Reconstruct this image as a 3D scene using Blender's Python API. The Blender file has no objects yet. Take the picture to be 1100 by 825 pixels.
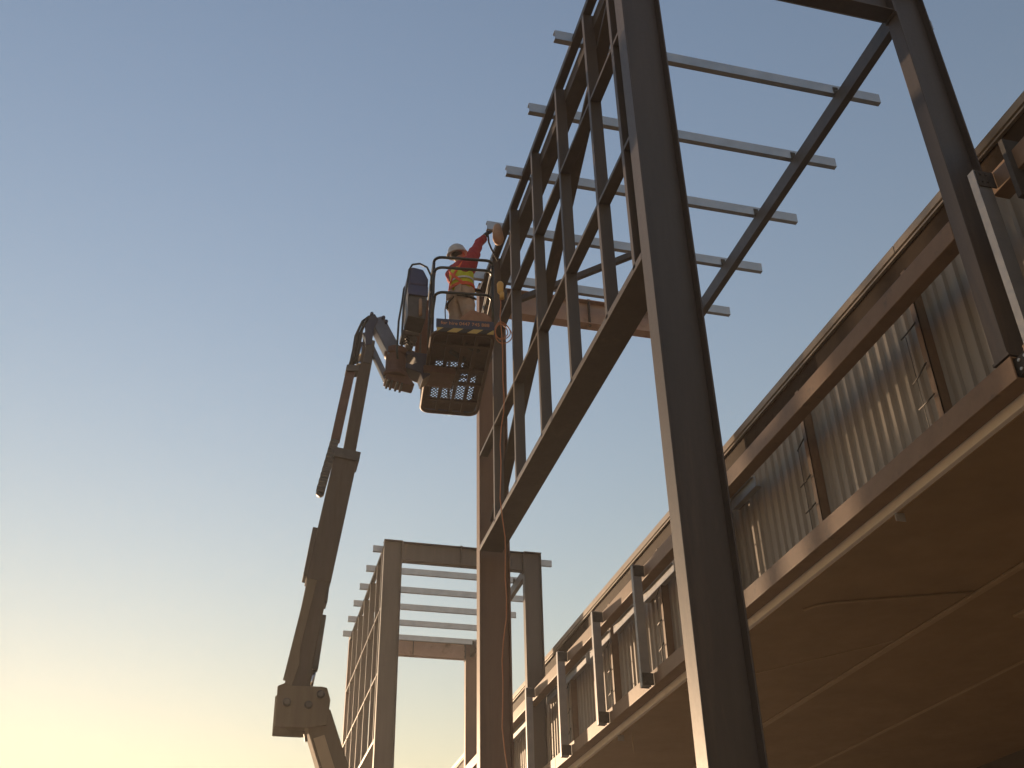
import bpy, bmesh, math, random
from mathutils import Vector, Matrix, Quaternion
random.seed(7)
sc = bpy.context.scene
col = sc.collection
S = 6.5                     # metres per layout unit (one structural bay)
H = 1.5                     # camera height
HAZE = .0009
GZ = -H / S                 # ground level in layout units
WPOS = {}

def W(p): return Vector((p[0]*S, p[1]*S, p[2]*S + H))

# ------------------------------------------------------------------ materials
def new_mat(name):
    m = bpy.data.materials.new(name); m.use_nodes = True
    nt = m.node_tree; b = nt.nodes['Principled BSDF']
    return m, nt, b

def mottled(name, c1, c2, scale=6, rough=(.45, .65), metal=0., bump=.02, streak=False, stain=None, detail=6, spec=.5):
    m, nt, b = new_mat(name)
    N, L = nt.nodes, nt.links
    tc = N.new('ShaderNodeTexCoord'); mp = N.new('ShaderNodeMapping')
    L.new(tc.outputs['Object'], mp.inputs['Vector'])
    if streak: mp.inputs['Scale'].default_value = (1, 1, .12)
    n1 = N.new('ShaderNodeTexNoise'); n1.inputs['Scale'].default_value = scale; n1.inputs['Detail'].default_value = detail
    n1.inputs['Roughness'].default_value = .65
    L.new(mp.outputs[0], n1.inputs['Vector'])
    r = N.new('ShaderNodeValToRGB'); r.color_ramp.elements[0].position = .32; r.color_ramp.elements[1].position = .7
    r.color_ramp.elements[0].color = (*c1, 1); r.color_ramp.elements[1].color = (*c2, 1)
    L.new(n1.outputs['Fac'], r.inputs['Fac'])
    out = r.outputs['Color']
    if stain:
        n3 = N.new('ShaderNodeTexNoise'); n3.inputs['Scale'].default_value = scale*.35; n3.inputs['Detail'].default_value = 8
        n3.inputs['Roughness'].default_value = .75
        L.new(mp.outputs[0], n3.inputs['Vector'])
        r3 = N.new('ShaderNodeValToRGB'); r3.color_ramp.elements[0].position = .56; r3.color_ramp.elements[1].position = .7
        L.new(n3.outputs['Fac'], r3.inputs['Fac'])
        mx = N.new('ShaderNodeMix'); mx.data_type = 'RGBA'
        L.new(r3.outputs['Color'], mx.inputs[0]); L.new(out, mx.inputs[6]); mx.inputs[7].default_value = (*stain, 1)
        out = mx.outputs[2]
    if name.endswith('steel_primer'):
        n4 = N.new('ShaderNodeTexNoise'); n4.inputs['Scale'].default_value = 17; n4.inputs['Detail'].default_value = 9; n4.inputs['Roughness'].default_value = .8
        L.new(tc.outputs['Object'], n4.inputs['Vector'])
        r4 = N.new('ShaderNodeValToRGB'); r4.color_ramp.elements[0].position = .60; r4.color_ramp.elements[1].position = .68
        r4.color_ramp.elements[1].color = (.7, .7, .7, 1)
        L.new(n4.outputs['Fac'], r4.inputs['Fac'])
        m4 = N.new('ShaderNodeMix'); m4.data_type = 'RGBA'; m4.inputs[7].default_value = (c1[0]*1.5, c1[1]*1.15, c1[2]*.9, 1)
        L.new(r4.outputs['Color'], m4.inputs[0]); L.new(out, m4.inputs[6]); out = m4.outputs[2]
    L.new(out, b.inputs['Base Color'])
    n2 = N.new('ShaderNodeTexNoise'); n2.inputs['Scale'].default_value = scale*5; n2.inputs['Detail'].default_value = 4
    L.new(tc.outputs['Object'], n2.inputs['Vector'])
    mr = N.new('ShaderNodeMapRange'); mr.inputs['To Min'].default_value = rough[0]; mr.inputs['To Max'].default_value = rough[1]
    L.new(n2.outputs['Fac'], mr.inputs['Value']); L.new(mr.outputs[0], b.inputs['Roughness'])
    b.inputs['Metallic'].default_value = metal
    b.inputs['Specular IOR Level'].default_value = spec
    if bump:
        bp = N.new('ShaderNodeBump'); bp.inputs['Strength'].default_value = bump*4; bp.inputs['Distance'].default_value = .01
        L.new(n2.outputs['Fac'], bp.inputs['Height']); L.new(bp.outputs[0], b.inputs['Normal'])
    return m

def galvanised(name, c=.42, metal=.55):
    m, nt, b = new_mat(name); N, L = nt.nodes, nt.links
    tc = N.new('ShaderNodeTexCoord')
    v = N.new('ShaderNodeTexVoronoi'); v.inputs['Scale'].default_value = 55
    L.new(tc.outputs['Object'], v.inputs['Vector'])
    n = N.new('ShaderNodeTexNoise'); n.inputs['Scale'].default_value = 4; n.inputs['Detail'].default_value = 6
    L.new(tc.outputs['Object'], n.inputs['Vector'])
    ad = N.new('ShaderNodeMath'); ad.operation = 'MULTIPLY_ADD'; ad.inputs[1].default_value = .25
    L.new(v.outputs['Color'], ad.inputs[0]); L.new(n.outputs['Fac'], ad.inputs[2])
    r = N.new('ShaderNodeValToRGB'); r.color_ramp.elements[0].position = .35; r.color_ramp.elements[1].position = .85
    r.color_ramp.elements[0].color = (c*.80, c*.84, c*.90, 1); r.color_ramp.elements[1].color = (c*1.05, c*1.09, c*1.16, 1)
    L.new(ad.outputs[0], r.inputs['Fac']); L.new(r.outputs['Color'], b.inputs['Base Color'])
    b.inputs['Metallic'].default_value = metal
    mr = N.new('ShaderNodeMapRange'); mr.inputs['To Min'].default_value = .36; mr.inputs['To Max'].default_value = .66
    L.new(v.outputs['Color'], mr.inputs['Value']); L.new(mr.outputs[0], b.inputs['Roughness'])
    return m

def hazard(name):
    m, nt, b = new_mat(name); N, L = nt.nodes, nt.links
    tc = N.new('ShaderNodeTexCoord'); mp = N.new('ShaderNodeMapping')
    L.new(tc.outputs['Object'], mp.inputs['Vector'])
    w = N.new('ShaderNodeTexWave'); w.bands_direction = 'X'; w.inputs['Scale'].default_value = 2.05
    mp.inputs['Rotation'].default_value = (0, math.radians(-52), 0); w.inputs['Distortion'].default_value = .15
    L.new(mp.outputs[0], w.inputs['Vector'])
    r = N.new('ShaderNodeValToRGB'); r.color_ramp.interpolation = 'CONSTANT'
    r.color_ramp.elements[0].color = (.02, .02, .02, 1); r.color_ramp.elements[1].position = .5; r.color_ramp.elements[1].color = (.5, .38, .12, 1)
    L.new(w.outputs['Fac'], r.inputs['Fac']); L.new(r.outputs['Color'], b.inputs['Base Color'])
    b.inputs['Roughness'].default_value = .66
    return m

M = {}
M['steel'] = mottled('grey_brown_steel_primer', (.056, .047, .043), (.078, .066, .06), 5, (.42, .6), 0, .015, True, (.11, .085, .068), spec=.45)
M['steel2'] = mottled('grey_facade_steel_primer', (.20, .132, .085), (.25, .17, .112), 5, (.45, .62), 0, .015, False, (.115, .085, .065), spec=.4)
M['steel_brown'] = mottled('veil_brown_steel_primer', (.16, .095, .065), (.20, .125, .088), 5, (.45, .62), 0, .015, True, (.14, .09, .065), spec=.4)  # warm sun veil over the far columns mixed into the primer colour
M['steel_tan'] = mottled('paler_steel_primer', (.40, .26, .20), (.46, .31, .24), 5, (.45, .62), 0, .015, False, (.2, .125, .09), spec=.4)  # paler, pinker tone than the other frame steel, for the far transverse beam
M['galv'] = galvanised('galvanised_steel', .42, .92)
M['galv_post'] = galvanised('dull_galvanised_post', .27, .7)
M['galv_pale'] = galvanised('pale_galvanised_flashing', .40, .3)
M['flashing'] = mottled('pale_painted_flashing', (.74, .72, .69), (.82, .80, .77), 4, (.5, .65), 0, 0)
M['sheet'] = mottled('zinc_wall_sheet', (.27, .245, .21), (.34, .31, .27), 3, (.48, .62), .05, .01, True)
M['capping'] = mottled('tan_capping', (.30, .25, .20), (.36, .31, .25), 4, (.4, .55), .1, .01)
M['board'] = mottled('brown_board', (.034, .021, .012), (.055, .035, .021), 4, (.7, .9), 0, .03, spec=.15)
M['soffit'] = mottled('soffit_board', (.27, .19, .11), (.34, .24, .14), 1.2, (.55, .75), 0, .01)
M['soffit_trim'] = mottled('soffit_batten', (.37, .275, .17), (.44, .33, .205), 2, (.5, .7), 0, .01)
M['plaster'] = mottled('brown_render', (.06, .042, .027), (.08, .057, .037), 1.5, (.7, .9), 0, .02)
M['dark'] = mottled('dark_plate', (.04, .036, .032), (.06, .054, .048), 12, (.55, .7), .0, .01)
M['bolt'] = mottled('zinc_bolt', (.5, .5, .48), (.6, .6, .58), 20, (.3, .4), .7, 0)
M['boom'] = mottled('grey_boom_paint', (.075, .06, .05), (.105, .085, .072), 5, (.55, .7), 0, .01, True, (.075, .055, .042), spec=.25)
M['boom_pale'] = mottled('veil_paled_boom_paint', (.155, .125, .09), (.205, .168, .122), 5, (.8, .95), 0, .01, True, (.15, .12, .085), spec=.05)  # sun glare veiling the elbow and riser is put into this paler base colour
M['boom_dark'] = mottled('dark_grey_boom', (.05, .045, .043), (.08, .072, .068), 8, (.4, .6), 0, .02)
M['boom_brown'] = mottled('dusty_red_brown_casting', (.085, .04, .03), (.12, .06, .045), 9, (.5, .7), 0, .03)
M['boom_blue'] = mottled('slate_blue_paint', (.08, .105, .17), (.12, .15, .225), 6, (.3, .45), 0, .01)
M['navy'] = mottled('navy_blue_plastic', (.02, .03, .11), (.035, .045, .15), 8, (.35, .5), 0, .01)
M['navy_dark'] = mottled('dark_navy_paint', (.018, .022, .055), (.03, .035, .075), 8, (.35, .5), 0, .01)
M['rail'] = mottled('black_green_rail', (.02, .026, .027), (.035, .04, .04), 10, (.3, .45), .1, .01)
M['rubber'] = mottled('black_rubber', (.015, .015, .015), (.03, .03, .03), 14, (.6, .8), 0, .02)
M['mesh'] = mottled('dusty_floor_steel', (.055, .030, .019), (.08, .045, .03), 10, (.5, .7), .1, .03)
M['chrome'] = mottled('steel_rod', (.6, .6, .6), (.7, .7, .7), 8, (.15, .25), 1, 0)
M['hazard'] = hazard('hazard_stripe')
M['letter'] = mottled('orange_lettering', (.55, .25, .10), (.6, .3, .13), 20, (.5, .6), 0, 0)
M['skin'] = mottled('skin', (.32, .18, .12), (.38, .22, .15), 20, (.45, .6), 0, .01)
M['red'] = mottled('dark_red_cotton', (.28, .02, .03), (.38, .035, .045), 18, (.75, .95), 0, .06)
M['vest'] = mottled('hi_vis_yellow', (.50, .56, .02), (.66, .70, .04), 16, (.7, .9), 0, .06)
M['strap'] = mottled('orange_red_webbing', (.75, .10, .03), (.85, .15, .05), 30, (.6, .8), 0, .03)
M['silver'] = mottled('reflective_silver', (.6, .6, .58), (.7, .7, .68), 30, (.3, .45), .2, 0)
M['khaki'] = mottled('beige_work_trousers', (.40, .31, .25), (.52, .41, .33), 9, (.8, .95), 0, .08)
M['white'] = mottled('white_helmet', (.42, .42, .41), (.52, .52, .50), 8, (.25, .4), 0, 0)
M['hair'] = mottled('dark_hair', (.02, .015, .012), (.04, .03, .02), 40, (.6, .8), 0, .1)
M['glove'] = mottled('black_glove', (.02, .02, .02), (.05, .05, .05), 25, (.7, .9), 0, .05)
M['canvas'] = mottled('tan_canvas', (.25, .135, .085), (.34, .19, .12), 8, (.8, .95), 0, .12)
M['tan'] = mottled('tan_leather', (.34, .22, .15), (.44, .29, .20), 12, (.7, .9), 0, .05)
M['orange'] = mottled('orange_cable', (.42, .16, .06), (.5, .2, .08), 20, (.45, .6), 0, 0)
M['plug'] = mottled('yellow_plug', (.6, .38, .10), (.7, .46, .14), 20, (.4, .5), 0, 0)
M['ground'] = mottled('packed_dirt', (.22, .165, .105), (.30, .225, .15), .5, (.85, 1), 0, .1, False, (.17, .13, .09), 10)
M['glass'] = mottled('dark_glazing', (.02, .022, .025), (.03, .032, .035), 1, (.05, .1), 0, 0)

# ------------------------------------------------------------------ mesh builder
class MB:
    def __init__(s): s.bm = bmesh.new(); s.smooth = False
    def hexa(s, P):
        v = [s.bm.verts.new(p) for p in P]
        for f in ((3,2,1,0),(4,5,6,7),(0,1,5,4),(1,2,6,5),(2,3,7,6),(3,0,4,7)):
            s.bm.faces.new([v[i] for i in f])
        return s
    def box(s, x0,x1,y0,y1,z0,z1):           # metres
        return s.hexa([(x0,y0,z0),(x1,y0,z0),(x1,y1,z0),(x0,y1,z0),(x0,y0,z1),(x1,y0,z1),(x1,y1,z1),(x0,y1,z1)])
    def ub(s, x0,x1,y0,y1,z0,z1):            # layout units
        a = W((x0,y0,z0)); b = W((x1,y1,z1))
        return s.box(a.x,b.x,a.y,b.y,a.z,b.z)
    def bar(s, p, q, w, h, up=(0,0,1)):      # box along p-q: w across, h along 'up'
        p, q = Vector(p), Vector(q); d = (q-p).normalized(); u = Vector(up)
        a = d.cross(u).normalized(); u = a.cross(d).normalized()
        a = a*w/2; u = u*h/2
        return s.hexa([p-a-u, p+a-u, q+a-u, q-a-u, p-a+u, p+a+u, q+a+u, q-a+u])
    def tube(s, pts, r, n=8, closed=False, caps=True):
        pts = [Vector(p) for p in pts]; k = len(pts)
        rad = r if isinstance(r, (list, tuple)) else [r]*k
        rings = []; prev = None
        for i, p in enumerate(pts):
            if closed: t = (pts[(i+1) % k]-pts[i-1]).normalized()
            else: t = (pts[min(i+1, k-1)]-pts[max(i-1, 0)]).normalized()
            if prev is None:
                a = Vector((0,0,1)) if abs(t.z) < .9 else Vector((1,0,0))
                a = (a - t*a.dot(t)).normalized()
            else:
                a = (prev - t*prev.dot(t)); a = a.normalized() if a.length > 1e-6 else prev
            prev = a; b = t.cross(a)
            rings.append([s.bm.verts.new(p + (a*math.cos(2*math.pi*j/n)+b*math.sin(2*math.pi*j/n))*rad[i]) for j in range(n)])
        rg = range(k if closed else k-1)
        for i in rg:
            A, B = rings[i], rings[(i+1) % k]
            for j in range(n):
                f = s.bm.faces.new((A[j], A[(j+1) % n], B[(j+1) % n], B[j])); f.smooth = True
        if caps and not closed:
            s.bm.faces.new(list(reversed(rings[0]))); s.bm.faces.new(rings[-1])
        return s
    def prism(s, poly, y0, y1):              # polygon in XZ (metres), extruded along Y
        a = [s.bm.verts.new((x, y0, z)) for x, z in poly]; b = [s.bm.verts.new((x, y1, z)) for x, z in poly]
        n = len(poly)
        s.bm.faces.new(a); s.bm.faces.new(list(reversed(b)))
        for i in range(n): s.bm.faces.new((a[(i+1) % n], a[i], b[i], b[(i+1) % n]))
        return s
    def lathe(s, c, prof, n=20, axis=(0,0,1)):
        q = Vector((0,0,1)).rotation_difference(Vector(axis)); c = Vector(c)
        rings = [[s.bm.verts.new(c + q @ Vector((r*math.cos(2*math.pi*j/n), r*math.sin(2*math.pi*j/n), z))) for j in range(n)] for r, z in prof]
        for A, B in zip(rings, rings[1:]):
            for j in range(n):
                f = s.bm.faces.new((A[j], A[(j+1) % n], B[(j+1) % n], B[j])); f.smooth = True
        s.bm.faces.new(list(reversed(rings[0]))); s.bm.faces.new(rings[-1])
        return s
    def ico(s, c, r, sub=2, sc_=(1,1,1)):
        m = Matrix.Translation(Vector(c)) @ Matrix.Diagonal((*[r*k for k in sc_], 1))
        res = bmesh.ops.create_icosphere(s.bm, subdivisions=sub, radius=1, matrix=m)
        for v in res['verts']:
            for f in v.link_faces: f.smooth = True
        return s
    def build(s, name, mat, parent=None, bevel=0, recalc=True):
        if recalc: bmesh.ops.recalc_face_normals(s.bm, faces=s.bm.faces)
        me = bpy.data.meshes.new(name)
        lo = Vector([min(v.co[i] for v in s.bm.verts) for i in range(3)])
        hi = Vector([max(v.co[i] for v in s.bm.verts) for i in range(3)])
        c = (lo+hi)/2
        if parent is None: c.z = lo.z
        for v in s.bm.verts: v.co -= c
        s.bm.to_mesh(me); s.bm.free()
        me.materials.append(M[mat] if isinstance(mat, str) else mat)
        o = bpy.data.objects.new(name, me); col.objects.link(o)
        place(o, c, parent)
        if bevel:
            b = o.modifiers.new('Bevel', 'BEVEL'); b.width = bevel; b.segments = 2; b.limit_method = 'ANGLE'; b.angle_limit = math.radians(50)
            b.harden_normals = False
        return o

def place(o, c, parent):
    WPOS[o.name] = Vector(c)
    if parent is not None:
        o.parent = parent; o.location = Vector(c) - WPOS[parent.name]
    else: o.location = c
def tag(o, label=None, cat=None, group=None, kind=None):
    if label: o['label'] = label
    if cat: o['category'] = cat
    if group: o['group'] = group
    if kind: o['kind'] = kind
    return o
def empty(name, loc):
    e = bpy.data.objects.new(name, None); col.objects.link(e); e.location = loc; e.empty_display_size = .3
    WPOS[e.name] = Vector(loc); return e
def copy_tree(o, parent=None):
    c = o.copy(); col.objects.link(c)
    if parent is not None: c.parent = parent
    for ch in list(o.children): copy_tree(ch, c)
    return c

# ------------------------------------------------------------------ portal frames
X0, X1 = .458, 1.032       # outer faces of the columns
CW, CD = .0645, .029       # column depth (across the bay) and flange width
TF = .0024
PUR = [1.052, 1.232, 1.411, 1.588, 1.766, 1.942]
def i_column(x0, y0, z0, z1):
    m = MB()
    m.ub(x0, x0+TF, y0, y0+CD, z0, z1); m.ub(x0+CW-TF, x0+CW, y0, y0+CD, z0, z1)
    m.ub(x0+TF, x0+CW-TF, y0+CD/2-.0009, y0+CD/2+.0009, z0, z1)
    return m
def make_portal():
    root = empty('steel_portal_frame', W((X0+CW/2, 1.0+CD/2, GZ)))
    BM = .006
    for y0 in (1.0, 1.993):
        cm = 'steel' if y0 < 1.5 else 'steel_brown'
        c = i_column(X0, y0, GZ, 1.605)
        o = c.build('column', cm, root, BM)
        MB().ub(X0-.01, X0+CW+.01, y0-.012, y0+CD+.012, GZ-.001, GZ+.004).build('base_plate', 'steel', o)
        c = i_column(X1-CW, y0, .8165, 1.605)
        o = c.build('column', cm, root, BM)
        bp = MB().ub(X1-CW-.001, X1+.004, y0-.003, y0+CD+.003, .8125, .8165)
        bp.build('base_plate', 'steel', o)
        for (xx, zz) in ((X0, 1.605), (X1-CW, 1.605)):
            MB().ub(xx-.0008, xx+CW+.0008, y0-.0008, y0+CD+.0008, zz, zz+.0022).build('cap_plate', 'steel', root)
        # transverse I beam
        b = MB(); xa, xb = X0+CW, X1-CW
        b.ub(xa, xb, y0, y0+CD, 1.533, 1.5354); b.ub(xa, xb, y0, y0+CD, 1.6022, 1.6046)
        b.ub(xa, xb, y0+CD/2-.0008, y0+CD/2+.0008, 1.5354, 1.6022)
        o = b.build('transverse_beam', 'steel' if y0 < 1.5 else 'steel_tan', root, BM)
        for xs, sg in ((xa, 1), (xb, -1)):          # bolted end plates
            e = MB(); a_, b_ = sorted((xs+sg*.0002, xs+sg*.0035)); e.ub(a_, b_, y0-.0012, y0+CD+.0012, 1.528, 1.6015)
            for zz in (1.541, 1.565, 1.590):
                for yy in (y0+.004, y0+CD-.007):
                    p_, q_ = sorted((xs+sg*.0035, xs+sg*.0062)); e.ub(p_, q_, yy, yy+.0032, zz, zz+.0032)
            e.build('end_plate', 'steel', o)
        st = MB()
        for xs in (.735,):
            st.ub(xs, xs+.0016, y0+.001, y0+CD/2-.0008, 1.5354, 1.6022)
            st.ub(xs, xs+.0016, y0+CD/2+.0008, y0+CD-.001, 1.5354, 1.6022)
            st.ub(xs-.003, xs+.005, y0+.004, y0+.008, 1.6048, 1.609); st.ub(xs-.002, xs+.004, y0+.006, y0+.01, 1.529, 1.5328)
        st.build('stiffener', 'steel', o)
    ya, yb = 1.0+CD, 1.993
    # rafters
    MB().ub(.4755, .5045, ya, yb, 1.545, 1.5755).build('rafter', 'steel', root, BM)
    MB().ub(.985, 1.0, ya, yb, 1.540, 1.5755).build('rafter', 'steel', root, BM)
    # wall panel
    t = MB(); t.ub(X0, .4735, ya, yb, 1.5795, 1.582); t.ub(X0, X0+.002, ya, yb, 1.582, 1.592); t.ub(.4715, .4735, ya, yb, 1.582, 1.592)
    t.build('top_rail', 'steel', root, .003)
    b = MB(); b.ub(X0, .506, ya, yb, .910, .9125); b.ub(X0, X0+.0025, ya, yb, .9125, .9215); b.ub(.5035, .506, ya, yb, .9125, .9215)
    b.build('bottom_rail', 'steel', root, .003)
    for yy in (1.062, 1.178, 1.352, 1.525, 1.700, 1.868):
        MB().ub(X0, .4775, yy-.0098, yy, .9145, 1.5793).build('mullion', 'steel', root, .004)
    ys = [ya, 1.0522, 1.062, 1.1682, 1.178, 1.3422, 1.352, 1.5152, 1.525, 1.6902, 1.700, 1.8582, 1.868, yb]
    for z in (1.1315, 1.359):
        g = MB()
        for i in range(0, len(ys)-1, 2):
            g.ub(X0+.0004, .4768, ys[i]+.0002, ys[i+1]-.0002, z, z+.0068)
        g.build('girt', 'steel', root, .003)
    p, q = W((.4895, 1.07, 1.562)), W((.4895, 1.985, .976))
    MB().bar(p, q, .022*S, .007*S, (0, .5, 1)).build('diagonal_brace', 'steel', root, .004)
    MB().bar(W((.505, 2.0, 1.545)), W((.80, 1.69, 1.545)), .010*S, .016*S).build('roof_brace', 'steel', root, .004)
    MB().bar(W((.4895, 1.62, .922)), W((.4895, 1.62, .96)), .02*S, .018*S, (0,1,0)).build('bracket', 'steel', root, .004)
    # galvanised purlins
    for i, y in enumerate(PUR):
        xa, xb = .425+random.uniform(-.001, .001), 1.090+random.uniform(-.004, .004)
        z0, z1, t_ = 1.5805, 1.6035, .0011
        m = MB(); m.ub(xa, xb, y, y+t_, z0, z1); m.ub(xa, xb, y+t_, y+.0105, z0, z0+t_); m.ub(xa, xb, y+t_, y+.0105, z1-t_, z1)
        m.ub(xa, xb, y+.0094, y+.0105, z0+t_, z0+.004); m.ub(xa, xb, y+.0094, y+.0105, z1-.004, z1-t_)
        pu = m.build('purlin', 'galv', root)
        for xc in (.486, .989):
            k = MB(); k.ub(xc-.004, xc+.006, y-.0016, y-.0003, 1.5757, 1.597)
            k.ub(xc-.004, xc+.006, y-.0105, y-.0016, 1.5757, 1.577)
            for dx in (-.001, .003):
                for dz in (1.584, 1.592): k.ub(xc+dx-.0009, xc+dx+.0009, y-.003, y-.0016, dz-.0009, dz+.0009)
            k.build('cleat', 'dark', pu)
    return root
portal = make_portal()
tag(portal, 'nearer dark steel portal frame with open wall panel and roof purlins, beside the boom lift', 'steel frame', 'steel portal frames along the building')
far = copy_tree(portal); far.location.y += 2.49*S
for ch in list(far.children):
    if ch.name.startswith('roof_brace'): bpy.data.objects.remove(ch)
far['label'] = 'farther brown steel portal frame with ladder-like side panel, lit gold by the low sun'

# ------------------------------------------------------------------ building
bld = empty('commercial_building', W((2.2, 3, GZ)))
YA, YB = -1.5, 8.0
gaps = [1.0, 1.0+CD, 1.993, 1.993+CD, 3.49, 3.49+CD, 4.483, 4.483+CD]
segs = [(YA, .936)] + [(gaps[i]+.001, gaps[i+1]-.001) for i in (1, 3, 5)] + [(gaps[7]+.001, YB)]
for a, b in segs:
    m = MB(); m.ub(.968, .9965, a, b, 1.0445, 1.080); m.build('upper_beam', 'steel2', bld, .008)
for a, b in ((YA, .972), (.998, 3.2), (3.2012, 5.5), (5.5012, YB)):
    m = MB()
    m.ub(.968, .9705, a, b, .774, .810); m.ub(.9705, 1.0, a, b, .774, .7765); m.ub(.9705, 1.0, a, b, .8075, .810); m.ub(.9975, 1.0, a, b, .7765, .8075)
    m.build('lower_beam', 'steel2', bld, .005)
pl = MB().ub(.975, .978, .955, 1.015, .779, .8065).build('splice_plate', 'dark', bld)
for yy in (.979, .991):
    for zz in (.786, .800): MB().lathe(W((.975, yy, zz)), [(.016, 0), (.016, .012)], 8, (-1,0,0)).build('bolt', 'bolt', pl)
# canopy
MB().ub(1.0012, 1.0105, YA, YB, .7585, .800).build('canopy_flashing', 'flashing', bld)
MB().ub(1.0107, 2.2, YA, YB, .757, .768).build('canopy_soffit', 'soffit', bld)
MB().ub(1.339, 1.353, YA, YB, .7515, .7568).build('soffit_batten', 'soffit_trim', bld, .008)
MB().ub(1.69, 1.70, YA, YB, .7535, .7568).build('soffit_batten', 'soffit_trim', bld, .008)
MB().ub(1.49, 1.53, 1.66, 1.74, .751, .7568).build('soffit_light_box', 'soffit_trim', bld, .008)
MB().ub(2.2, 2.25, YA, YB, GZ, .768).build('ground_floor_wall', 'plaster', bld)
# diagonal board joint on the soffit, conduit
MB().bar(W((1.03, 2.33, .7560)), W((1.335, 1.925, .7560)), .022, .012).build('soffit_batten', 'soffit_trim', bld)
MB().tube([W(p) for p in ((1.06, 1.80, .760), (1.062, 1.795, .7545), (1.072, 1.77, .7545), (1.095, 1.752, .7545), (1.16, 1.722, .7545), (1.335, 1.645, .7545))], .016, 8).build('conduit', 'soffit_trim', bld)
for yy in (1.37, 2.74):
    k = MB().ub(1.004, 1.022, yy, yy+.0015, .742, .7568)
    k.build('soffit_bracket', 'galv_pale', bld, .003)
MB().tube([W((1.03, 2.70, .757)), W((1.03, 2.70, .70)), ], .008, 6).build('hanger_rod', 'soffit_trim', bld)
for y0 in (-.9, .1, 1.1, 2.1, 3.1, 4.1, 5.1):
    w = MB().ub(2.194, 2.1995, y0, y0+.8, GZ+.02, .42).build('shop_window', 'glass', bld)
    f = MB()
    for k in range(4): f.ub(2.191, 2.1938, y0+.2633*k, y0+.2633*k+.01, GZ+.02, .42)
    f.ub(2.1905, 2.1936, y0, y0+.8, .42, .432); f.build('frame', 'dark', w)
# wall sheet: trapezoid ribs
XW = 1.06
m = MB(); pitch, dep = .0292, .0048
y = YA; pts = []
while y < YB:
    jt = random.uniform(-.0005, .0005)
    for dy, dx in ((0, jt), (.0135, jt), (.0172, -dep+jt), (.0255, -dep+jt)): pts.append((XW+dx, y+dy+random.uniform(-.0005, .0005)))
    y += pitch
lo = [m.bm.verts.new(W((x, yy, .79))) for x, yy in pts]; hi = [m.bm.verts.new(W((x, yy, 1.172))) for x, yy in pts]
for i in range(len(pts)-1): m.bm.faces.new((lo[i], lo[i+1], hi[i+1], hi[i]))
sheet = m.build('corrugated_wall_sheet', 'sheet', bld, recalc=False)
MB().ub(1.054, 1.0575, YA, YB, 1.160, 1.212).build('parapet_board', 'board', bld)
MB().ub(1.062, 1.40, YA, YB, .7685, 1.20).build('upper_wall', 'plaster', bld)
MB().ub(1.047, 1.0535, YA, YB, 1.2095, 1.2135).build('drip_edge', 'capping', bld, .003)
ss = YA
k = 0
while ss < YB:                       # capping in lengths with joints
    e = min(ss+.92, YB)
    c = MB(); c.ub(1.0475, 1.053, ss+.001, e-.001, 1.2195, 1.2355); c.ub(1.053, 1.19, ss+.001, e-.001, 1.2315, 1.2355)
    c.ub(1.053, 1.06, ss+.001, e-.001, 1.2125, 1.2195)
    c.build('parapet_capping', 'capping', bld, .004); ss = e
# stanchions with tie bars
for i in range(-4, 16):
    yy = 1.234 + .398*i
    if not YA < yy < YB: continue
    st = MB(); st.ub(1.037, 1.0565, yy, yy+.002, .812, 1.16); st.ub(1.037, 1.0385, yy, yy+.014, .812, 1.16)
    so = st.build('stanchion', 'steel2', bld)
    tb = MB()
    for j, zz in enumerate((.845, .905, .965, 1.045)):
        p = W((1.030, yy+.002, zz)); r = random.uniform(-.03, .03)
        tb.tube([p, p+Vector((.04, .20, r)), p+Vector((.06, .33+random.uniform(-.05, .05), r*1.6))], .009, 6)
    tb.tube([W((1.043, yy+.05, .83)), W((1.043, yy+.05, 1.05))], .005, 5)
    tb.build('tie_bar', 'dark', so)
    cl = MB(); cl.ub(1.004, 1.036, yy-.004, yy-.0024, .8105, .836); cl.ub(1.004, 1.036, yy-.0024, yy+.016, .8105, .8125)
    cl.build('base_cleat', 'galv_pale', so)
# Z girts behind the upper beam
for a, b in ((1.86, 1.985), (2.335, 2.56), (2.625, 2.80), (2.835, 3.02), (3.06, 3.30), (3.36, 3.5), (3.75, 4.0), (4.1, 4.35)):
    g = MB(); g.ub(1.036, 1.0375, a, b, 1.057, 1.082); g.ub(1.0375, 1.05, a, b-.008, 1.057, 1.0585); g.ub(1.0245, 1.036, a+.008, b, 1.0805, 1.082)
    g.build('wall_girt', 'galv_pale', bld)
    q = MB(); q.ub(1.0375, 1.055, b-.03, b-.002, 1.06, 1.078); q.build('girt_cleat', 'steel2', bld)
# posts proud of the beams
for yy in (.27, .60, .937, 2.378, 2.707, 3.047, 3.415, 4.75, 5.09, 5.43):
    p = MB(); t_ = .0011; ww = .013
    p.ub(.937, .937+t_, yy-ww, yy, .769, 1.079)
    p.ub(.937+t_, .9598, yy-ww, yy-ww+t_, .769, 1.079)
    p.ub(.937+t_, .9598, yy-t_, yy, .769, 1.079)
    po = p.build('facade_post', 'galv_post', bld)
    for z0 in (.7735, 1.048):
        c = MB(); c.ub(.939, .9676, yy-ww-.0018, yy-ww-.0003, z0, z0+.029)
        for zz in (z0+.007, z0+.021):
            for xx in (.944, .953): c.ub(xx, xx+.0025, yy-ww-.0032, yy-ww-.0018, zz, zz+.0025)
        c.build('cleat', 'dark', po)
MB().ub(.958, 1.03, .878, .886, .995, 1.10).build('end_plate', 'dark', bld)
tag(bld, 'unfinished shop building with ribbed metal parapet wall, grey beams and dark canopy soffit', 'building')

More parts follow.
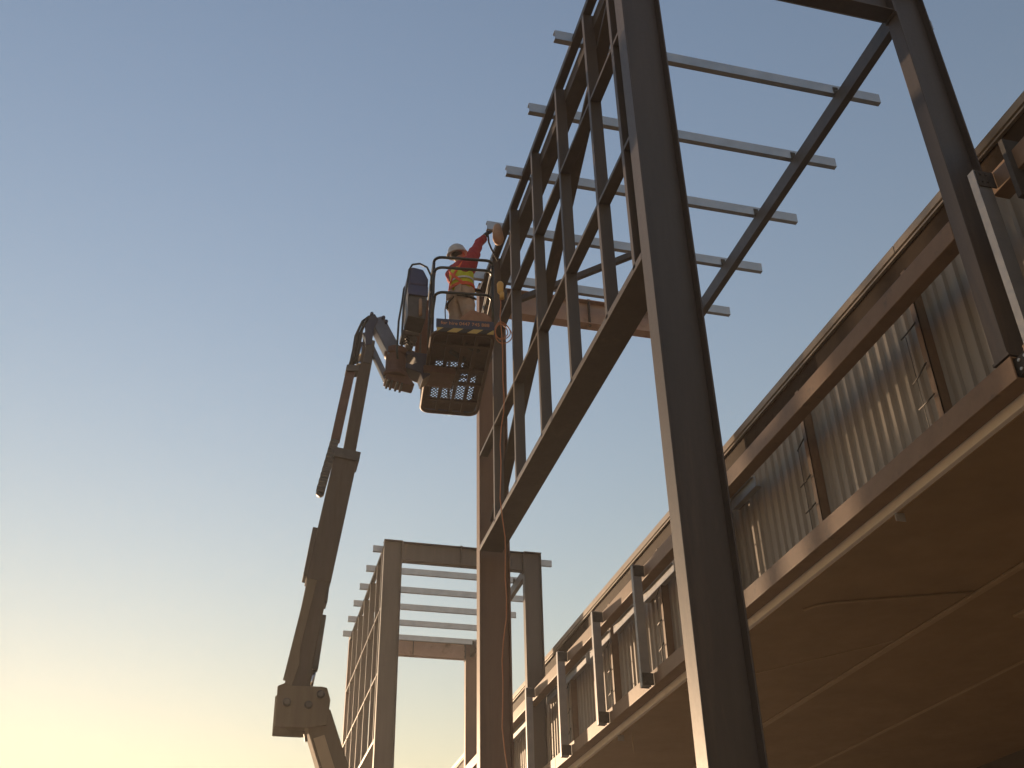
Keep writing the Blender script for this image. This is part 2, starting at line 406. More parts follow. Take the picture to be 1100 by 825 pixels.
# ------------------------------------------------------------------ boom lift
BY = 11.83
lift = empty('boom_lift', (2.1, 11.2, 0))
tag(lift, 'articulated boom lift with navy control box and caged basket raised beside the steel frame', 'boom lift')
FL, FR, BL, BR = Vector((1.911, 10.94, 0)), Vector((2.691, 10.85, 0)), Vector((2.106, 12.87, 0)), Vector((2.893, 12.82, 0))
ZF = 9.443; ZT = 10.675
def bp_(u, v, z):     # basket coordinates: u 0..1 left-right, v 0..1 front-back
    return FL*(1-u)*(1-v) + FR*u*(1-v) + BL*(1-u)*v + BR*u*v + Vector((0, 0, z))
def rounded_loop(u0, u1, v0, v1, z, r=.09, n=5):
    lw, ll = .78, 1.96; pts = []
    for cu, cv, a0 in ((u1, v0, -90), (u1, v1, 0), (u0, v1, 90), (u0, v0, 180)):
        for k in range(n+1):
            a = math.radians(a0 + 90*k/n)
            ru, rv = r/lw, r/ll
            pts.append(bp_(cu + (-ru if cu > .5 else ru) + ru*math.cos(a), cv + (rv if cv < .5 else -rv) + rv*math.sin(a), z))
    return pts
# basket floor frame
bk = MB().tube(rounded_loop(0, 1, 0, 1, ZF, .12), .028, 8, closed=True)
for v in (.14, .42, .60, .83): bk.bar(bp_(.02, v, ZF), bp_(.98, v, ZF), .05, .04)
for u in (.28, .53, .74): bk.bar(bp_(u, .02, ZF+.004), bp_(u, .98, ZF+.004), .045, .034)
basket = bk.build('basket', 'mesh', lift)
# solid tread plates and expanded mesh
pt = MB()
for (u0, u1, v0, v1) in ((.03, .97, .02, .36), (.03, .97, .89, .985), (.03, .13, .36, .89), (.86, .97, .36, .89), (.13, .5, .60, .70), (.36, .60, .44, .58), (.60, .86, .36, .50)):
    a, b, c, d = bp_(u0, v0, 0), bp_(u1, v0, 0), bp_(u1, v1, 0), bp_(u0, v1, 0)
    z0, z1 = Vector((0, 0, ZF+.030)), Vector((0, 0, ZF+.036))
    pt.hexa([a+z0, b+z0, c+z0, d+z0, a+z1, b+z1, c+z1, d+z1])
pt.build('tread_plate', 'mesh', basket)
ms = MB(); step = .05
def clip_seg(u, v, du, dv, u0, u1, v0, v1):
    t0, t1 = -9, 9
    for p, d, a, b in ((u, du, u0, u1), (v, dv, v0, v1)):
        if abs(d) < 1e-9:
            if not a <= p <= b: return None
            continue
        q0, q1 = sorted(((a-p)/d, (b-p)/d)); t0, t1 = max(t0, q0), min(t1, q1)
    return (t0, t1) if t1-t0 > .01 else None
for sgn in (1, -1):
    k = -60
    while k < 60:
        # lines u*lw*1.0 +- v*ll*.6 = k*step
        du, dv = .78**-1, sgn*(1.96**-1)*1.4
        u, v = .5 + k*step/.78, .62
        r = clip_seg(u, v, du, dv, .10, .90, .34, .90)
        if r:
            p, q = bp_(u+du*r[0], v+dv*r[0], ZF+.024), bp_(u+du*r[1], v+dv*r[1], ZF+.024)
            ms.bar(p, q, .011, .008)
        k += 1
ms.build('floor_grating', 'mesh', basket)
# rails
rl = MB()
rl.tube(rounded_loop(0, 1, 0, 1, ZT-.02, .10), .02, 8, closed=True)
rl.tube(rounded_loop(.015, .985, .0, 1, ZT-.19, .10), .019, 8, closed=True)
rl.tube(rounded_loop(.03, .97, .0, 1, ZT-.60, .10), .019, 8, closed=True)
rl.build('guard_rail', 'rail', basket)
ps = MB()
for u, v in ((0, .055), (1, .055), (0, .5), (1, .5), (0, .94), (1, .94), (.0, .30), (.5, 1)):
    ps.tube([bp_(u, v, ZF), bp_(u, v, ZT-.03)], .02, 8)
ps.build('rail_post', 'rail', basket)
# toe board round the front and the sides
tb = MB()
def board(u0, v0, u1, v1, z0, z1, off=.0):
    return tb.bar(bp_(u0, v0, (z0+z1)/2), bp_(u1, v1, (z0+z1)/2), .012, z1-z0)
board(.05, -.014, .99, -.014, ZF+.045, ZF+.185)
for (a, b) in (((-.012, .03), (-.012, .97)), ((1.012, .03), (1.012, .97))): board(*a, *b, ZF+.03, ZF+.16)
board(.05, 1.01, .95, 1.01, ZF+.03, ZF+.16)
tb.build('toe_board', 'navy_dark', basket, .004)
hz = MB(); d0 = Vector((0, 0, 0))
p, q = bp_(.06, -.0185, ZF+.012), bp_(.985, -.0185, ZF+.012)
hz.bar(p, q, .008, .062)
hz.build('hazard_strip', 'hazard', basket)
# lettering
fc = bpy.data.curves.new('hire_lettering', 'FONT'); fc.body = 'for hire 0447 745 888'; fc.size = .070; fc.extrude = .0015; fc.align_x = 'CENTER'; fc.align_y = 'CENTER'
fo = bpy.data.objects.new('lettering_tmp', fc); col.objects.link(fo)
dg = bpy.context.evaluated_depsgraph_get()
lm = bpy.data.meshes.new_from_object(fo.evaluated_get(dg)); bpy.data.objects.remove(fo); lm.name = 'lettering'
lo_ = bpy.data.objects.new('lettering', lm); col.objects.link(lo_); lm.materials.clear(); lm.materials.append(M['letter'])
cx = bp_(.52, -.014, ZF+.118) + Vector((-.0008, -.0085, 0))
place(lo_, cx, basket); lo_.rotation_euler = (math.radians(90), 0, math.atan2(FR.y-FL.y, FR.x-FL.x))
# control box beside the left rail
CY = 11.30
cb = MB()
prof = [(1.60, 9.82), (1.845, 9.80), (1.865, 10.30), (1.85, 10.38), (1.83, 10.60), (1.64, 10.63), (1.60, 10.55)]
cb.prism([(1.615, 9.78), (1.85, 9.76), (1.865, 10.28), (1.60, 10.28)], CY-.16, CY+.17)
ctrl = cb.build('control_box', 'boom_dark', lift, .012)
hd = MB(); hd.prism([(1.605, 10.285), (1.868, 10.285), (1.868, 10.42), (1.80, 10.57), (1.64, 10.59), (1.605, 10.53)], CY-.18, CY+.19)
hd.build('hood', 'navy', ctrl, .03)
MB().prism([(1.60, 10.12), (1.866, 10.12), (1.866, 10.282), (1.60, 10.282)], CY-.185, CY-.162).build('panel', 'navy', ctrl, .008)
gt = MB()
for yy in (CY-.2, CY+.21):
    gt.tube([(1.56, yy, 9.35), (1.545, yy, 9.48), (1.55, yy, 9.95), (1.585, yy, 10.28), (1.60, yy, 10.50), (1.64, yy, 10.60), (1.74, yy, 10.635), (1.84, yy, 10.59), (1.90, yy, 10.45), (1.91, yy, 10.2)], .014, 8)
gt.build('guard_tube', 'rail', ctrl)
MB().tube([(1.77, CY-.18, 10.06), (1.775, CY-.18, 9.80)], .022, 8).build('cylinder_guard', 'tan', ctrl)
# bracket and post carrying the basket
br = MB()
br.prism([(1.70, 9.62), (1.99, 9.62), (2.0, 9.36), (2.03, 9.30), (1.93, 9.20), (1.90, 9.30), (1.70, 9.36), (1.70, 9.44), (1.78, 9.42), (1.84, 9.46), (1.82, 9.53), (1.77, 9.57), (1.70, 9.56)], BY-.13, BY+.13)
br.build('basket_bracket', 'navy_dark', lift, .01)
MB().box(1.93, 2.36, BY-.18, BY+.18, 9.31, 9.405).build('support_beam', 'boom_brown', lift, .01)
mp_ = MB(); mp_.bar((1.93, BY-.03, 9.6), (1.935, BY-.03, 10.55), .10, .10, (0,1,0)); mp_.bar((1.84, BY-.1, 9.62), (1.86, BY-.1, 10.35), .05, .06, (0,1,0))
mp_.build('mast', 'boom_brown', lift, .008)
# jumble of small parts under the control box
jb = MB()
jb.box(1.63, 1.86, BY-.14, BY+.12, 9.88, 9.955); jb.box(1.70, 1.80, BY-.12, BY+.1, 9.76, 9.9)
jb.tube([(1.66, BY-.1, 9.86), (1.84, BY-.1, 9.74)], .014, 8); jb.tube([(1.65, BY, 9.73), (1.86, BY, 9.69)], .02, 8)
jb.lathe((1.78, BY-.16, 9.79), [(.05, 0), (.05, .03)], 14, (0,-1,0))
jb.box(1.86, 1.90, BY-.1, BY+.08, 9.62, 9.95)
jb.build('valve_block', 'boom_dark', lift, .004)
# rotator
ro = MB(); ro.lathe((1.58, BY, 9.24), [(.17, 0), (.17, .06), (.135, .07), (.135, .34), (.16, .35), (.16, .44)], 24)
ro.prism([(1.44, 9.17), (1.47, 9.42), (1.52, 9.60), (1.60, 9.64), (1.70, 9.52), (1.71, 9.32), (1.74, 9.25), (1.83, 9.13), (1.81, 9.105), (1.70, 9.12)], BY-.10, BY+.10)
ro.build('rotator', 'boom_brown', lift, .008)
rb = MB()
for x, z in ((1.48, 9.165), (1.53, 9.15), (1.6, 9.14), (1.66, 9.13)): rb.lathe((x, BY-.1, z-.02), [(.014, 0), (.014, .02)], 8, (0,-1,0)); rb.box(x-.014, x+.014, BY-.09, BY+.09, z-.035, z)
rb.build('clamp_bolt', 'boom_dark', lift)
# jib
j = MB(); j.bar((1.285, BY, 10.13), (1.555, BY, 9.60), .20, .195, (1,0,.5)); jib = j.build('jib', 'boom_blue', lift, .014)
j = MB(); j.bar((1.145, BY, 9.90), (1.47, BY, 9.20), .09, .075, (1,0,.5)); j.build('jib_cylinder', 'boom_blue', lift, .01)
j = MB()
for x, z in ((1.21, 10.155), (1.37, 10.12), (1.41, 10.06)): j.lathe((x, BY+.14, z), [(.024, 0), (.024, .28)], 10, (0,-1,0))
for ya_, yb_ in ((BY-.125, BY-.102), (BY+.102, BY+.125)):
    j.prism([(1.13, 9.93), (1.20, 10.13), (1.25, 10.16), (1.30, 10.08), (1.25, 9.90), (1.235, 9.66), (1.16, 9.64)], ya_, yb_)
j.build('pivot_plate', 'navy_dark', jib, .004)
hs = MB()
for k, (dx, dy) in enumerate(((0, -.06), (.03, 0), (-.015, .05), (.05, -.1))):
    hs.tube([(1.24+dx*.3, BY+dy, 10.12), (1.18+dx, BY+dy, 10.15), (1.10+dx, BY+dy, 10.06), (1.045+dx, BY+dy, 9.88), (1.03+dx, BY+dy, 9.66), (1.01+dx, BY+dy, 9.48), (.985+dx, BY+dy, 9.34)], .017, 8)
for dz in (0, .05, .09): hs.tube([(1.62, BY-.1, 9.6+dz*.5), (1.64, BY-.12, 9.72+dz), (1.70, BY-.12, 9.76+dz), (1.78, BY-.1, 9.7+dz)], .013, 7)
hs.build('hydraulic_hose', 'rubber', lift)
# fly section
f = MB(); f.bar((1.20, BY, 9.62), (1.035, BY, 7.9), .20, .155, (1,0,0)); fly = f.build('fly_boom', 'boom', lift, .012)
f = MB(); f.bar((1.225, BY+.0, 9.74), (1.19, BY+.0, 9.36), .23, .11, (1,0,0)); f.build('boom_head', 'boom_dark', fly, .012)
f = MB(); f.tube([(1.115, BY-.06, 9.70), (1.085, BY-.06, 9.38)], .035, 10); f.tube([(1.10, BY-.06, 9.38), (1.095, BY-.06, 9.33)], .045, 10); f.build('jib_lift_rod', 'chrome', fly)
f = MB(); f.prism([(.935, 9.32), (1.12, 9.33), (1.20, 9.40), (1.19, 9.27), (1.09, 9.24), (.95, 9.22), (.925, 9.24)], BY-.09, BY+.07); f.build('hose_clamp', 'boom_dark', lift, .006)
f = MB(); f.bar((.995, BY-.02, 9.28), (.868, BY-.02, 8.20), .10, .118, (1,0,0)); f.build('hose_carrier', 'boom_brown', lift, .01)
cc = MB()
for i in range(17):
    t = i/16; cc.bar((.862-.12*t, BY-.02, 8.20-.70*t), (.862-.12*t-.0065, BY-.02, 8.20-.70*t-.036), .10, .105 if i % 2 else .092, (1,0,0))
cc.tube([(.742, BY-.05, 7.47), (.742, BY+.02, 7.47)], .05, 10)
cc.build('energy_chain', 'boom_dark', lift)
# main section
b = MB(); b.bar((1.018, BY, 8.0), (.800, BY, 6.3), .27, .285, (1,0,0)); mb = b.build('main_boom', 'boom', lift, .014)
b = MB(); b.bar((1.028, BY, 8.03), (1.012, BY, 7.90), .31, .315, (1,0,0)); b.box(.90, .97, BY-.1, BY+.1, 7.93, 8.06); b.build('collar', 'boom_dark', mb, .006)
b = MB(); b.bar((.775, BY, 6.96), (.715, BY, 6.35), .24, .18, (1,0,0)); b.build('boom_sleeve', 'boom', mb, .01)
b = MB(); b.bar((.812, BY, 6.42), (.655, BY, 5.0), .255, .25, (1,0,0)); lb = b.build('lower_boom', 'boom', lift, .014)
b = MB(); b.bar((.885, BY, 6.34), (.872, BY, 6.06), .24, .10, (1,0,0)); b.build('end_block', 'boom_dark', lb, .008)
b = MB(); b.bar((.735, BY-.15, 6.3), (.56, BY-.15, 5.12), .02, .10, (1,0,0)); b.prism([(.60, 5.65), (.66, 5.6), (.67, 5.3), (.60, 5.05), (.53, 5.07)], BY-.17, BY-.135); b.build('side_plate', 'boom_pale', lb, .004)
# lift cylinder alongside
b = MB(); b.bar((.885, BY, 5.93), (.84, BY, 5.30), .12, .085, (1,0,0)); lc = b.build('lift_cylinder', 'boom_dark', lift, .01)
b = MB(); b.tube([(.845, BY, 5.32), (.80, BY, 5.02)], .03, 10); b.build('rod', 'chrome', lc)
b = MB(); b.bar((.86, BY, 5.86), (.82, BY, 5.90), .10, .06); b.build('pin_block', 'boom_dark', lc)
# elbow
e = MB()
E0 = [(.46, 5.05), (.54, 5.09), (.60, 5.06), (.93, 5.07), (.985, 5.06), (1.03, 4.93), (1.01, 4.66), (.77, 4.62), (.468, 4.62)]
e.prism(E0, BY-.20, BY-.165); e.prism(E0, BY+.165, BY+.20)
e.prism([(.56, 5.02), (.92, 5.03), (.99, 4.90), (.96, 4.68), (.62, 4.68)], BY-.165, BY+.165)
elb = e.build('elbow', 'boom_pale', lift, .01)
e = MB()
for x, z in ((.57, 4.88), (.80, 4.86), (.92, 4.98)): e.lathe((x, BY-.2, z), [(.045, 0), (.045, .015), (.03, .02), (.03, .03)], 12, (0,-1,0))
e.build('pivot_pin', 'boom_dark', elb)
# riser down to the turntable
e = MB(); e.bar((.905, BY, 4.80), (1.95, BY, 2.16), .28, .29, (1,0,.4)); ri = e.build('riser', 'boom_pale', lift, .014)
e = MB(); e.bar((.94, BY-.155, 4.55), (1.80, BY-.155, 2.38), .012, .12, (1,0,.4)); e.build('side_rib', 'soffit_trim', ri, .004)
e = MB(); e.bar((.80, BY-.05, 4.60), (.82, BY-.05, 4.52), .03, .03); e.build('lug', 'boom_dark', ri)
# turntable, chassis and wheels
e = MB(); e.box(1.55, 2.6, 10.6, 12.25, .95, 1.9); e.prism([(1.75, 1.9), (2.2, 1.9), (2.1, 2.35), (1.85, 2.35)], BY-.25, BY+.25); e.build('turntable', 'boom_blue', lift, .05)
e = MB(); e.box(1.5, 2.65, 10.1, 12.5, .42, .78); e.lathe((2.08, 11.3, .78), [(.5, 0), (.5, .17)], 32); e.build('chassis', 'boom_dark', lift, .03)
for x in (1.28, 2.86):
    for y in (10.45, 12.1):
        w = MB().lathe((x-.15, y, .45), [(.30, 0), (.43, .02), (.45, .07), (.45, .23), (.43, .28), (.30, .30)], 32, (1,0,0)).build('wheel', 'rubber', lift)
        MB().lathe((x-.16, y, .45), [(.10, 0), (.27, .02), (.27, .30), (.10, .32)], 24, (1,0,0)).build('rim', 'boom_blue', w)

# ------------------------------------------------------------------ orange lead with plugs
PB = bp_(1.03, -.02, 0)
ld = empty('extension_lead', (PB.x+.02, PB.y, ZF-.1))
def wob(p, q, n, a):
    p, q = Vector(p), Vector(q)
    return [p.lerp(q, i/n) + Vector((random.uniform(-a, a), random.uniform(-a, a), 0)) for i in range(n+1)]
cy = PB.y - .05
cab = MB()
hang = [Vector((PB.x+.04, cy, ZT-.62)), Vector((PB.x+.05, cy, ZT-.80)), Vector((PB.x+.03, cy-.02, ZT-1.0)), Vector((PB.x+.05, cy-.01, ZF-.02))]
t1 = Vector((PB.x+.04, cy, ZF-.02)); t2 = Vector((PB.x+.02, cy, 0.02))
run = [t1.lerp(t2, i/40) + Vector((.035*math.sin(i*.55)+.012*math.sin(i*1.7), .03*math.cos(i*.4), 0)) for i in range(1, 41)]
cab.tube(hang + run, .0065, 6)
cab.build('cable', 'orange', ld)
cl = MB()
for k, (r, dx, dz) in enumerate(((.115, .07, .0), (.13, .085, -.03), (.10, .06, .02))):
    cl.tube([Vector((PB.x+dx+r*.85*math.cos(a), cy+.02*k+.02*math.sin(a*2), ZF+.02+dz+r*1.15*math.sin(a))) for a in [i*2*math.pi/24 for i in range(24)]], .0065, 6, closed=True)
cl.build('coil', 'orange', ld)
pg = MB(); pg.tube([(PB.x+.045, cy, ZT-.44), (PB.x+.045, cy, ZT-.47), (PB.x+.045, cy, ZT-.60), (PB.x+.045, cy, ZT-.63)], [.03, .045, .04, .02], 10)
pg.tube([(PB.x+.06, cy-.02, ZT-.62), (PB.x+.06, cy-.02, ZT-.72)], .03, 8)
pg.build('plug', 'plug', ld)
tag(ld, 'orange extension lead with yellow plug, looped at the basket corner and hanging down the column', 'extension lead')

# ------------------------------------------------------------------ bag in the basket
bg = MB(); bm = bg.bm
bg.ico((2.50, 11.03, 9.70), 1, 3, (.24, .11, .21))
for v in bm.verts:
    n = math.sin(v.co.x*31+v.co.z*17)*.5 + math.sin(v.co.x*13-v.co.z*29+1)*.5
    v.co.y += n*.014; v.co.z += .018*math.sin(v.co.x*24+.6)
    v.co.x = 2.50 + (v.co.x-2.50)*(1 - .12*(v.co.z-9.70)/.21)
    if v.co.z < 9.52: v.co.z = 9.485
bag = bg.build('canvas_bag', 'canvas')
tag(bag, 'slumped orange-tan canvas bag behind the toe board at the worker\'s feet', 'bag')
po = MB(); po.tube([(2.885, 11.375, 11.77), (2.885, 11.375, 11.72), (2.887, 11.375, 11.62), (2.895, 11.375, 11.52), (2.90, 11.375, 11.45), (2.905, 11.375, 11.425)], [.045, .06, .075, .082, .06, .025], 14)
pouch = po.build('leather_pouch', 'tan')
tag(pouch, 'tan rounded pouch hanging under the purlin end by the worker\'s raised hand', 'pouch')
hk = MB(); hk.tube([(2.73, 11.36, 11.62), (2.745, 11.36, 11.50), (2.755, 11.37, 11.42), (2.79, 11.38, 11.33), (2.84, 11.40, 11.25), (2.90, 11.44, 11.17)], .014, 8)
cabl = hk.build('black_cable', 'rubber')
tag(cabl, 'short black cable drooping from the worker\'s raised hand to the steel', 'cable')

# ------------------------------------------------------------------ worker
def skin_mesh(name, verts, edges, mat, parent, sub=2, root=0):
    me = bpy.data.meshes.new(name); c = Vector(verts[0][0])
    me.from_pydata([Vector(v[0])-c for v in verts], edges, [])
    me.materials.append(M[mat])
    o = bpy.data.objects.new(name, me); col.objects.link(o)
    place(o, c, parent)
    md = o.modifiers.new('Skin', 'SKIN'); md.use_smooth_shade = True
    lay = me.skin_vertices[0] if me.skin_vertices else None
    if lay is None:
        bpy.context.view_layer.objects.active = o
        me.attributes
    for i, v in enumerate(verts):
        r = v[1]; lay.data[i].radius = r if isinstance(r, tuple) else (r, r)
        lay.data[i].use_root = (i == root)
    s = o.modifiers.new('Subsurf', 'SUBSURF'); s.levels = sub; s.render_levels = sub
    return o
fd = Vector((.85, .53, 0)).normalized(); rt = Vector((fd.y, -fd.x, 0))
base = Vector((2.35, 11.30, 0)); FZ = 9.455
def B(f, r, z): return base + fd*f + rt*r + Vector((0, 0, FZ+z))
RS, RE, RWr, RH = B(.0, .20, 1.40), Vector((2.545, 11.24, 11.185)), Vector((2.683, 11.31, 11.475)), Vector((2.715, 11.335, 11.545))
LS, LE, LW, LH = B(0, -.2, 1.38), B(.16, -.27, 1.20), B(.38, -.22, 1.30), B(.45, -.2, 1.34)
V = []; Ed = []
def add(p, r, prev=None):
    V.append((Vector(p), r)); i = len(V)-1
    if prev is not None: Ed.append((prev, i))
    return i
pel = add(B(0, 0, .92), (.15, .11)); ws = add(B(.0, 0, 1.08), (.13, .10), pel); ch = add(B(.0, 0, 1.28), (.155, .115), ws)
un = add(B(-.01, 0, 1.44), (.09, .08), ch); nk = add(B(.0, -.02, 1.49), .055, un); hb = add(B(-.01, -.035, 1.545), (.075, .085), nk)
hm = add(B(-.015, -.05, 1.61), (.085, .10), hb); ht = add(B(-.035, -.06, 1.69), (.07, .08), hm)
add(B(.10, -.05, 1.615), .014, hm)                                # nose
def arm(S_, E_, W_, H_, prev, fdir, spread):
    s_ = add(S_, .062, prev); e_ = add(E_, .046, s_); w_ = add(W_, .033, e_); h_ = add(H_, (.036, .026), w_)
    d = (H_-W_).normalized(); side = d.cross(fdir).normalized()
    for k, (off, ln) in enumerate(((-.030, .060), (-.010, .075), (.011, .072), (.030, .055))):
        a = add(H_+d*.035+side*off, .011, h_); b_ = add(H_+d*(.035+ln*.55)+side*off*spread+fdir*.018, .010, a)
        add(H_+d*(.035+ln*.75)+side*off*spread+fdir*.045, .009, b_)
    t_ = add(W_+d*.045-side*.038+fdir*.012, .012, h_); add(W_+d*.085-side*.055+fdir*.035, .010, t_)
arm(RS, RE, RWr, RH, ch, Vector((.8, .5, .1)).normalized(), 1.15)
arm(LS, LE, LW, LH, ch, Vector((0, 0, -1)), 1.15)
def leg(r, prev):
    h = add(B(0, r, .86), (.10, .10), prev); k = add(B(.03, r*1.15, .48), .066, h); a = add(B(-.01, r*1.2, .10), .045, k)
    f = add(B(.05, r*1.2, .045), .045, a); add(B(.17, r*1.3, .04), .036, f)
leg(.10, pel); leg(-.10, pel)
wk = empty('person', (base.x, base.y, FZ))
body = skin_mesh('body', V, Ed, 'skin', wk)
# shirt: torso and sleeves
def chain_obj(name, mat, vs, es, parent=wk): return skin_mesh(name, vs, es, mat, parent)
chain_obj('red_shirt', 'red', [(B(0, 0, 1.28), (.165, .125)), (B(0, 0, 1.08), (.142, .112)), (B(-.01, 0, 1.43), (.105, .09)), (RS, .098), (RE, .074), (RWr-(RWr-RE)*.06, .052), (LS, .09), (LE, .07), (LW, .05)],
          [(0, 1), (0, 2), (0, 3), (3, 4), (4, 5), (0, 6), (6, 7), (7, 8)])
chain_obj('trousers', 'khaki', [(B(0, 0, .95), (.165, .125)), (B(0, 0, 1.05), (.15, .12)), (B(.0, .095, .84), (.118, .118)), (B(.03, .115, .48), .087), (B(-.01, .12, .12), .07), (B(0, -.095, .84), (.118, .118)), (B(.03, -.115, .48), .087), (B(-.01, -.12, .12), .07)],
          [(0, 1), (0, 2), (2, 3), (3, 4), (0, 5), (5, 6), (6, 7)])
fold = bpy.data.textures.new('cloth_folds', 'CLOUDS'); fold.noise_scale = .11; fold.noise_depth = 1
for ch in wk.children:
    if ch.name.startswith(('red_shirt', 'trousers')):
        ch.modifiers['Subsurf'].levels = ch.modifiers['Subsurf'].render_levels = 3
        dm = ch.modifiers.new('Folds', 'DISPLACE'); dm.texture = fold; dm.strength = .045; dm.mid_level = .45
vm = MB()
def torso_ring(z, a, b, f=0, n=28, gap=0):
    return [B(f+b*math.cos(t), a*math.sin(t), z) for t in [2*math.pi*i/n for i in range(n)]]
def shell(rings):
    R_ = [[vm.bm.verts.new(p) for p in r] for r in rings]
    for A, C in zip(R_, R_[1:]):
        for i in range(len(A)):
            f = vm.bm.faces.new((A[i], A[(i+1) % len(A)], C[(i+1) % len(A)], C[i])); f.smooth = True
shell([torso_ring(z, a, b, f) for z, a, b, f in ((.93, .185, .150, .02), (1.0, .18, .150, .02), (1.10, .172, .142, .01), (1.20, .184, .146, .0), (1.29, .192, .148, 0))])
vest = vm.build('vest', 'vest', wk)
sol = vest.modifiers.new('Solid', 'SOLIDIFY'); sol.thickness = .012
st = MB()
def on_torso(ang, z, a=.196, b=.156, f=.005): return B(f+b*math.cos(ang), a*math.sin(ang), z)
for sgn in (1, -1):
    # straps crossing on the back, over the shoulders and round the thighs
    pts = [on_torso(math.pi - sgn*1.05 + sgn*1.75*t, 1.40 - .40*t) for t in [i/12 for i in range(13)]]
    for p, q in zip(pts, pts[1:]): st.bar(p, q, .012, .036, (p-base-Vector((0,0,p.z))).cross(q-p))
belt = [on_torso(2*math.pi*i/24, .985) for i in range(25)]
for p, q in zip(belt, belt[1:]): st.bar(p, q, .012, .05, (0, 0, 1))
st.build('harness', 'strap', wk)
st = MB()
band = [on_torso(2*math.pi*i/24, 1.10, .186, .152) for i in range(25)]
for p, q in zip(band, band[1:]): st.bar(p, q, .006, .026, (0, 0, 1))
st.build('reflective_band', 'silver', wk)
gs = MB()
for sgn in (1, -1):
    ring = [B(.0+.128*math.cos(t), sgn*.10+.128*math.sin(t)*.9, .82+.07*math.sin(t)*sgn*-1+.03*math.cos(t)) for t in [2*math.pi*i/20 for i in range(20)]]
    gs.tube(ring, .016, 6, closed=True)
gs.tube([B(-.05, -.22, .98), B(-.07, -.24, .75), B(-.06, -.23, .42), B(-.02, -.25, .25)], .008, 6)
gs.build('leg_strap', 'glove', wk)
# helmet tilted back, looking up
hc = B(-.03, -.06, 1.645); ax = (Vector((0, 0, 1)) - fd*.25).normalized()
hl = MB(); hl.lathe(hc-ax*.01, [(.150, -.012), (.152, 0), (.132, .005), (.128, .05), (.108, .10), (.07, .135), (.02, .15)], 28, ax)
for v in hl.bm.verts:
    d = v.co - hc
    if d.dot(fd) > .10 and d.dot(ax) < .01: v.co += fd*.035
hl.build('helmet', 'white', wk)
hr = MB(); hr.ico(B(-.045, -.05, 1.61), .105, 2, (.85, .9, .75)); hr.build('hair', 'hair', wk)
for Hh, Ww, fdir, sp in ((RH, RWr, Vector((.8, .5, .1)).normalized(), 1.15), (LH, LW, Vector((0, 0, -1)), 1.15)):
    GV = []; GE = []
    def ga(p, r, prev=None):
        GV.append((Vector(p), r)); i = len(GV)-1
        if prev is not None: GE.append((prev, i))
        return i
    d = (Hh-Ww).normalized(); side = d.cross(fdir).normalized()
    w0 = ga(Hh-d*.005, (.042, .032)); ga(Ww-d*.03, .043, w0)
    for off, ln in ((-.030, .060), (-.010, .075), (.011, .072), (.030, .055)):
        a = ga(Hh+d*.035+side*off, .0135, w0); b_ = ga(Hh+d*(.035+ln*.55)+side*off*sp+fdir*.018, .0125, a); ga(Hh+d*(.035+ln*.80)+side*off*sp+fdir*.048, .011, b_)
    t_ = ga(Ww+d*.045-side*.040+fdir*.012, .015, w0); ga(Ww+d*.09-side*.058+fdir*.038, .0125, t_)
    skin_mesh('glove', GV, GE, 'glove', wk)
for sgn in (1, -1):                     # hip pockets
    p = B(-.140, sgn*.085, .88); MB().bar(p-Vector((0, 0, .07)), p+Vector((0, 0, .07)), .11, .03, fd).build('pocket', 'khaki', wk, .01)
bt = MB()
for sgn in (1, -1):
    bt.tube([B(-.09, sgn*.12, .035), B(-.03, sgn*.12, .05), B(.08, sgn*.125, .045), B(.19, sgn*.13, .035), B(.215, sgn*.13, .03)], [.04, .056, .055, .045, .02], 10)
bt.build('boots', 'glove', wk)
tag(wk, 'worker in white helmet, red sleeves and yellow vest reaching up from the basket', 'person')

# ------------------------------------------------------------------ ground
g = MB(); n = 64
ring = [g.bm.verts.new((1500*math.cos(2*math.pi*i/n), 1500*math.sin(2*math.pi*i/n), 0)) for i in range(n)]
c0 = g.bm.verts.new((0, 0, 0))
for i in range(n): g.bm.faces.new((c0, ring[i], ring[(i+1) % n]))
gr = g.build('ground', 'ground'); gr['kind'] = 'structure'

# ------------------------------------------------------------------ evening haze
hz = MB().box(-1600, 1600, -1600, 1600, -1.0, 15.0)
vm_ = bpy.data.materials.new('haze'); vm_.use_nodes = True; vn = vm_.node_tree
for n_ in list(vn.nodes):
    if n_.type == 'BSDF_PRINCIPLED': vn.nodes.remove(n_)
pv = vn.nodes.new('ShaderNodeVolumePrincipled'); pv.inputs['Color'].default_value = (.95, .93, .9, 1); pv.inputs['Density'].default_value = HAZE; pv.inputs['Anisotropy'].default_value = .66
vn.links.new(pv.outputs[0], vn.nodes['Material Output'].inputs['Volume'])
ho = hz.build('haze', vm_); ho['kind'] = 'stuff'
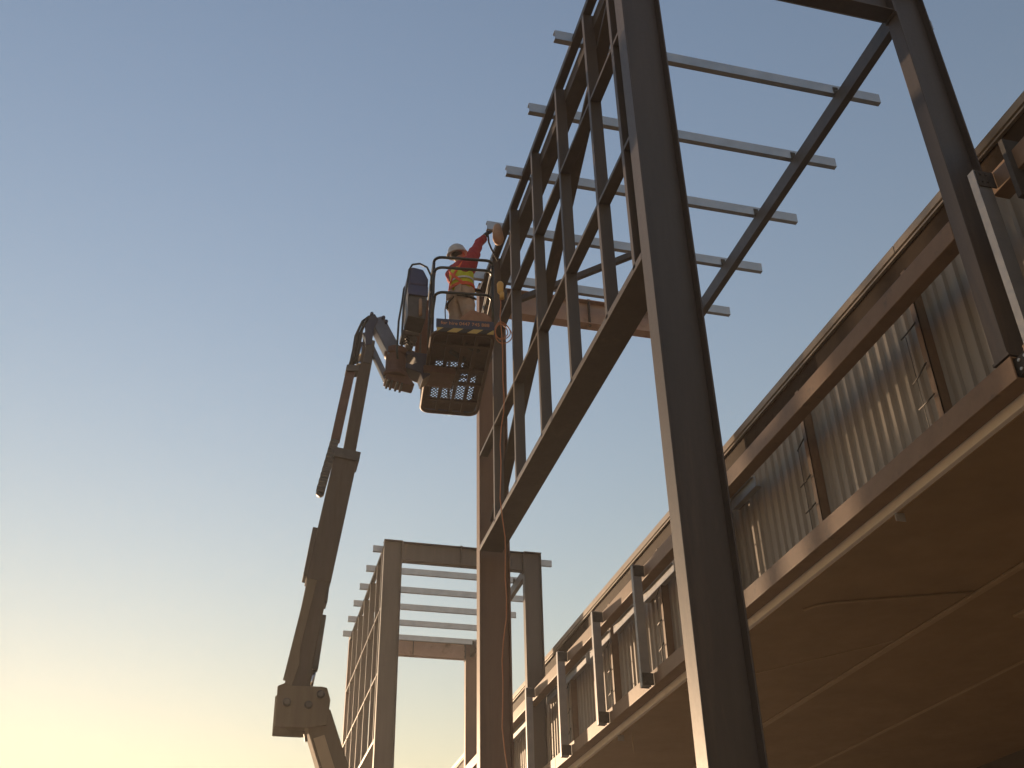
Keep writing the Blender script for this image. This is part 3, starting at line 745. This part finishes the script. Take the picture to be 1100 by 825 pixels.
# ------------------------------------------------------------------ camera
cam = bpy.data.cameras.new('camera'); co = bpy.data.objects.new('camera', cam); col.objects.link(co)
cam.sensor_fit = 'HORIZONTAL'; cam.sensor_width = 36; cam.lens = 1154.8546/1100*36; cam.clip_end = 9000; cam.clip_start = .05
rr = Vector((0.96868143, -0.24763731, -0.01822241)); uu = Vector((-0.1192855, -0.52845938, 0.84053653)); fw = Vector((0.21777801, 0.81203845, 0.54144832))
co.matrix_world = Matrix(((rr.x, uu.x, -fw.x, 0), (rr.y, uu.y, -fw.y, 0), (rr.z, uu.z, -fw.z, H), (0, 0, 0, 1)))
sc.camera = co

# ------------------------------------------------------------------ light
AZ, EL = math.radians(-11.5), math.radians(6)
sd = Vector((math.sin(AZ)*math.cos(EL), math.cos(AZ)*math.cos(EL), math.sin(EL)))
sun = bpy.data.lights.new('sun', 'SUN'); so = bpy.data.objects.new('sun', sun); col.objects.link(so)
sun.energy = 4.6; sun.angle = math.radians(.53); sun.color = (1, .69, .43)
so.rotation_euler = sd.to_track_quat('Z', 'Y').to_euler()
so.location = (-20, 60, 20)
w = bpy.data.worlds.new('World'); sc.world = w; w.use_nodes = True
nt = w.node_tree; sky = nt.nodes.new('ShaderNodeTexSky'); sky.sky_type = 'NISHITA'; sky.sun_disc = False
sky.sun_elevation = EL; sky.sun_rotation = AZ; sky.altitude = 0; sky.air_density = 2.35; sky.dust_density = .0; sky.ozone_density = 3.5
bgd = nt.nodes['Background']; bgd.inputs['Strength'].default_value = .15
tint = nt.nodes.new('ShaderNodeMix'); tint.data_type = 'RGBA'; tint.blend_type = 'MULTIPLY'; tint.inputs[0].default_value = 1
tint.inputs[7].default_value = (1.20, .975, 1.06, 1)         # warm evening air
nt.links.new(sky.outputs[0], tint.inputs[6]); nt.links.new(tint.outputs[2], bgd.inputs['Color'])
sc.view_settings.view_transform = 'Standard'; sc.view_settings.look = 'None'; sc.view_settings.gamma = 1; sc.view_settings.use_curve_mapping = False
sc.view_settings.exposure = 1.06
